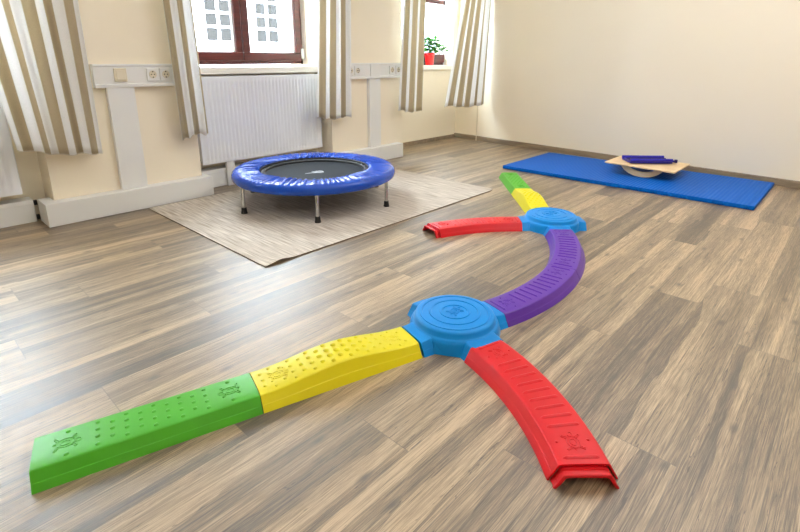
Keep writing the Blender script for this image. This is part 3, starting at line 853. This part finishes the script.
c1 = Vector((1.37061, .99208, 0)); th1 = -.27806
c2 = Vector((2.77539, 1.30008, 0)); th2 = .76001
def hub(c, th, label):
    root = empty('balance_hub', c, label, 'balance hub', 'round light blue connecting hubs of the balance path')
    b = MB()
    b.lathe(c, [(.172, 0), (.1725, .004), (.170, .026), (.168, .040), (.164, .0495), (.1605, .053), (.157, .0545), (.154, .0575), (.1515, .071), (.149, .0765), (.144, .0795), (.135, .0808), (.08, .0825), (.0, .083)], 96, cap0=True)
    b.build('round_platform', M['blue'], root, sharp=40)
    for i in range(4):
        a = th + i*pi/2
        s = MB(); rings = []
        for q, hh, wd in ((.10, BH*1.15, 1.0), (.15, BH*1.12, 1.0), (.178, BH*1.02, 1.0), (S_L-.0012, BH, 1.0)):
            rings.append([place(c, a, 0, q, o*wd, z) for o, z in section(1, hh)])
        s.loft(rings); s.build('arm', M['blue'], root, sharp=13)
        # chamfered web between this arm and the next
        w_ = MB(); d1 = Vector((cos(a), sin(a), 0)); d2 = Vector((-sin(a), cos(a), 0))
        P_ = lambda u, v, z: c + d1*u + d2*v + Vector((0, 0, z))
        w_.add([P_(0, 0, 0), P_(.158, 0, 0), P_(.158, .0885, 0), P_(.0885, .158, 0), P_(0, .158, 0), P_(0, 0, .05), P_(.152, 0, .05), P_(.148, .078, .045), P_(.078, .148, .045), P_(0, .152, .05)],
               [(0,4,3,2,1), (5,6,7,8,9), (1,2,7,6), (2,3,8,7), (3,4,9,8), (4,0,5,9), (0,1,6,5)])
        w_.build('web', M['blue'], root, sharp=13, bevel=.003)
    r = MB()
    # spiral-like raised rings and centre turtle
    for R_, hgt in ((.128, .0810), (.092, .0822), (.052, .0828)):
        rings = []
        for k in range(97):
            t = 2*pi*k/96
            ring = []
            for dr, dz in ((-.006, -.001), (-.0045, .0018), (.0045, .0018), (.006, -.001)):
                ring.append((c.x+(R_+dr)*cos(t), c.y+(R_+dr)*sin(t), hgt+dz*1.5))
            rings.append(ring)
        r.loft(rings, True, False, False)
    r.build('raised_ring', M['blue'], root, sharp=30)
    tt = MB(); fn = lambda s, o, dz: Vector((c.x+s, c.y+o, .0835+dz)); turtle(tt, fn, 0, 0, 0, 1, .95); tt.build('embossed_turtle', M['blue'], root)
    return root
hub(c1, th1, 'light blue round hub in the middle joining yellow, purple and red beams')
hub(c2, th2, 'farther light blue round hub joining the far red and yellow beams')

STR, ARC, KR, KP, ARCP = .5555, .5685, .9132, .8541, .5717
a = th1 + pi - .0114
P0 = c1 + Vector((cos(th1+pi), sin(th1+pi), 0))*S_L + Vector((-.0036, .0037, 0))
beam(P0, a, 0, STR, 'yellow', 'near humped yellow balance beam between the green beam and middle hub', 'humped yellow beams', hump=.026, pattern='bumps', tongue=False)
P1, _ = path_pt(P0, a, 0, STR)
beam(P1, a, 0, STR, 'green', 'long straight green balance beam with dots in the left foreground', 'straight green beams', pattern='dots', tongue=False)
a = th1 - pi/2 - .0023
P0 = c1 + Vector((cos(th1-pi/2), sin(th1-pi/2), 0))*S_L + Vector((0, .0166, 0))
beam(P0, a, -KR, ARC, 'red', 'large red curved balance beam with cross ridges in the right foreground', 'red curved beams', pattern='ridges')
P0 = c1 + Vector((cos(th1), sin(th1), 0))*S_L
beam(P0, th1, KP, ARCP, 'purple', 'purple curved beam nearer the camera attached to the middle blue hub', 'purple curved beams', pattern='ridges', tongue=False)
P1, t1_ = path_pt(P0, th1, KP, ARCP)
beam(P1, t1_, KP, ARCP, 'purple', 'farther purple curved beam that ends at the far blue hub', 'purple curved beams', pattern='ridges', tongue=False)
a = th2 + pi/2 - .0382
P0 = c2 + Vector((cos(th2+pi/2), sin(th2+pi/2), 0))*S_L + Vector((-.0056, -.0072, 0))
beam(P0, a, KR, ARC, 'red', 'far red curved balance beam pointing left toward the rug corner', 'red curved beams', pattern='ridges')
a = th2 - .0294
P0 = c2 + Vector((cos(th2), sin(th2), 0))*S_L + Vector((.0046, .0044, 0))
beam(P0, a, 0, STR, 'yellow', 'far yellow balance beam between the far hub and small green beam', 'humped yellow beams', hump=.026, pattern='bumps', tongue=False)
P1, _ = path_pt(P0, a, 0, STR)
beam(P1, a, 0, STR, 'green', 'far green balance beam at the end of the path by the blue mat', 'straight green beams', pattern='dots', tongue=False)

# ------------------------------------------------------------------ blue mat and rocker board
b = MB(); b.box(4.045, 4.990, .425, 2.428, 0, .032)
meta(b.build('gym_mat', M['foam'], bevel=.006, seg=3), 'long bright blue foam gym mat on the floor along the back wall', 'mat')

def rocker():
    root = empty('rocker_board', (4.62, 1.30, .032), 'pale plywood rocker board with curved runners on the blue mat', 'balance board')
    x0, x1, y0, y1 = 4.385, 4.86, 1.03, 1.60; zt = .128; tilt = .020
    b = MB()
    zz = lambda y: zt + tilt*(y-1.3)
    b.add([(x0, y0, zz(y0)-.012), (x1, y0, zz(y0)-.012), (x1, y1, zz(y1)-.012), (x0, y1, zz(y1)-.012), (x0, y0, zz(y0)), (x1, y0, zz(y0)), (x1, y1, zz(y1)), (x0, y1, zz(y1))],
          [(0,3,2,1),(4,5,6,7),(0,1,5,4),(1,2,6,5),(2,3,7,6),(3,0,4,7)])
    b.build('deck', M['plywood'], root, bevel=.003)
    for x in (4.43, 4.79):
        r = MB(); n = 24; yc = 1.30; R_ = .21; hc = .085
        # outer arc from chord ends down to the mat, inner cut-out
        half = .175
        out = []; inn = []
        for i in range(n+1):
            t = -1 + 2*i/n
            y = yc + half*t
            out.append((y, .0325 + (zz(yc)-.0125-.0325)*(1-sqrt(max(0, 1-(t*.93)**2)))/(1-sqrt(1-.93**2))))
        for i in range(n+1):
            t = -1 + 2*i/n
            y = yc + half*.64*t
            inn.append((y, .078 + (zz(yc)-.0125-.078)*(1-sqrt(max(0, 1-(t*.96)**2)))/(1-sqrt(1-.96**2))))
        rings = []
        for i in range(n+1):
            (ya_, za_), (yb_, zb_) = out[i], inn[i]
            rings.append([(x-.0, ya_, za_), (x+.018, ya_, za_), (x+.018, yb_, zb_), (x, yb_, zb_)])
        r.loft(rings); r.build('curved_runner', M['plywood'], root, sharp=30, bevel=.001)
    return root
rocker()

def blue_toy():
    # indigo plastic roller frame lying on the rocker board: two padded rails on a tray with a peg at one end
    z = .1345
    root = empty('plastic_ramp_toy', (4.60, 1.33, z), 'dark indigo plastic toy tray lying on the pale rocker board', 'toy')
    A = Vector((4.47, 1.44, z)); B = Vector((4.47, 1.10, z))
    b = MB()
    def skew(u, v): # u along 0..1 left->right, v depth 0..1
        return Vector((4.455 + .235*u + .125*v, 1.405 - .275*u + .115*v, 0))
    def slab(u0, u1, v0, v1, za, zb):
        q = [skew(u0, v0), skew(u1, v0), skew(u1, v1), skew(u0, v1)]
        b.add([p + Vector((0, 0, za)) for p in q] + [p + Vector((0, 0, zb)) for p in q], [(0,3,2,1),(4,5,6,7),(0,1,5,4),(1,2,6,5),(2,3,7,6),(3,0,4,7)])
    slab(0, 1, 0, 1, z, z+.022)
    b.build('tray', M['indigo'], root, bevel=.004)
    for v in (.04, .96):
        r = MB(); p, q = skew(.0, v), skew(1.0, v); r.tube([p+Vector((0, 0, z+.026)), q+Vector((0, 0, z+.026))], .015, 14)
        r.build('side_rail', M['indigo'], root)
    for v in (.35, .62):
        r = MB(); p, q = skew(.03, v), skew(.97, v); r.tube([p+Vector((0, 0, z+.022)), q+Vector((0, 0, z+.022))], .009, 10)
        r.build('rib', M['dark_indigo'], root)
    k = MB(); p = skew(1.0, .15); q = skew(1.12, .2)
    k.tube([p+Vector((0, 0, z+.014)), q+Vector((0, 0, z+.014))], .010, 12); k.tube([q+Vector((0, 0, z+.002)), q+Vector((0, 0, z+.030))], .014, 14)
    k.build('peg', M['dark_indigo'], root, bevel=.002)
blue_toy()

# ------------------------------------------------------------------ outside: white house across the street
def house():
    root = empty('building', (9, 12, -3), 'white rendered house with muntin windows seen through the glass across the street', 'building')
    b = MB(); b.box(-8, 22, 12.0, 12.4, -3, 8.5); b.build('facade', M['facade'], root)
    g = MB(); g.box(13.2, 14.86, 11.9, 12.0, -3, 8.5); g.build('wall_section', M['facade_grey'], root)
    xs = [6.32 + 1.37*i for i in range(-6, 6)]
    first = None
    for x in xs:
        if 12.9 < x < 15.2: continue
        if first is None:
            f = MB()
            f.box(-.40, .40, 11.96, 12.0, 1.36, 1.44); f.box(-.40, .40, 11.96, 12.0, 3.08, 3.16)
            f.box(-.40, -.33, 11.96, 12.0, 1.44, 3.08); f.box(.33, .40, 11.96, 12.0, 1.44, 3.08)
            f.box(-.035, .035, 11.96, 12.0, 1.44, 3.08)
            for i in range(1, 5):
                z = 1.44 + i*.328; f.box(-.33, .33, 11.965, 12.0, z-.03, z+.03)
            wf = f.build('window_frame', M['far_frame'], root, loc=(0, 0, 0))
            # mesh is stored relative to the root, so only x moves
            p = MB(); p.box(-.34, .34, 11.985, 11.995, 1.42, 3.1); wp = p.build('pane', M['far_glass'], wf)
            wf.location = (x, 0, 0); first = wf
        else:
            o = first.copy(); COL.objects.link(o); o.parent = root; o.location = (x, 0, 0)
            q = wp.copy(); COL.objects.link(q); q.parent = o
house()
b = MB(); b.box(-10, 24, YO, 12.0, -3.05, -3.0)
meta(b.build('street', M['street']), 'grey street between the room and the white house', 'street', kind='structure')

# ------------------------------------------------------------------ light
wd = bpy.data.worlds.new('sky'); SC.world = wd; wd.use_nodes = True
bg = wd.node_tree.nodes['Background']; bg.inputs['Color'].default_value = (.80, .90, 1, 1); bg.inputs['Strength'].default_value = 31.0
def area(name, loc, rot, sx, sy, e, col=(1, 1, 1), portal=False):
    l = bpy.data.lights.new(name, 'AREA'); l.shape = 'RECTANGLE'; l.size = sx; l.size_y = sy; l.energy = e; l.color = col
    o = bpy.data.objects.new(name, l); COL.objects.link(o); o.location = loc; o.rotation_euler = rot
    if portal: l.cycles.is_portal = True
    return o
for n, (x0, x1) in enumerate(((-.56, .68), (1.68, 2.935), (3.93, 5.225))):
    area('daylight_%d' % n, ((x0+x1)/2, 4.19, 1.63), (radians(-90), 0, 0), x1-x0, 1.36, 1, portal=True)
area('ceiling_fill_near', (.6, -.9, 2.65), (radians(14), 0, 0), 2.4, 2.4, 33, (1, 1, 1))  # added soft fill tilted toward the window wall, no real fixture
area('ceiling_fill_far', (3.3, .5, 2.68), (radians(4), 0, 0), 2.4, 2.4, 41, (1, 1, 1))  # added overhead fill for the far half of the room
area('ceiling_fill_side', (1.2, 1.9, 2.72), (0, 0, 0), 2.0, 2.0, 10, (1, .98, .95))  # weak fill added under the ceiling, stands for no lamp
vs = SC.view_settings
SC.display_settings.display_device = 'sRGB'
vs.view_transform = 'Standard'; vs.look = 'None'; vs.gamma = 1; vs.use_curve_mapping = False; vs.exposure = 0.6
SC.cycles.max_bounces = 10; SC.cycles.diffuse_bounces = 6; SC.cycles.sample_clamp_indirect = 6
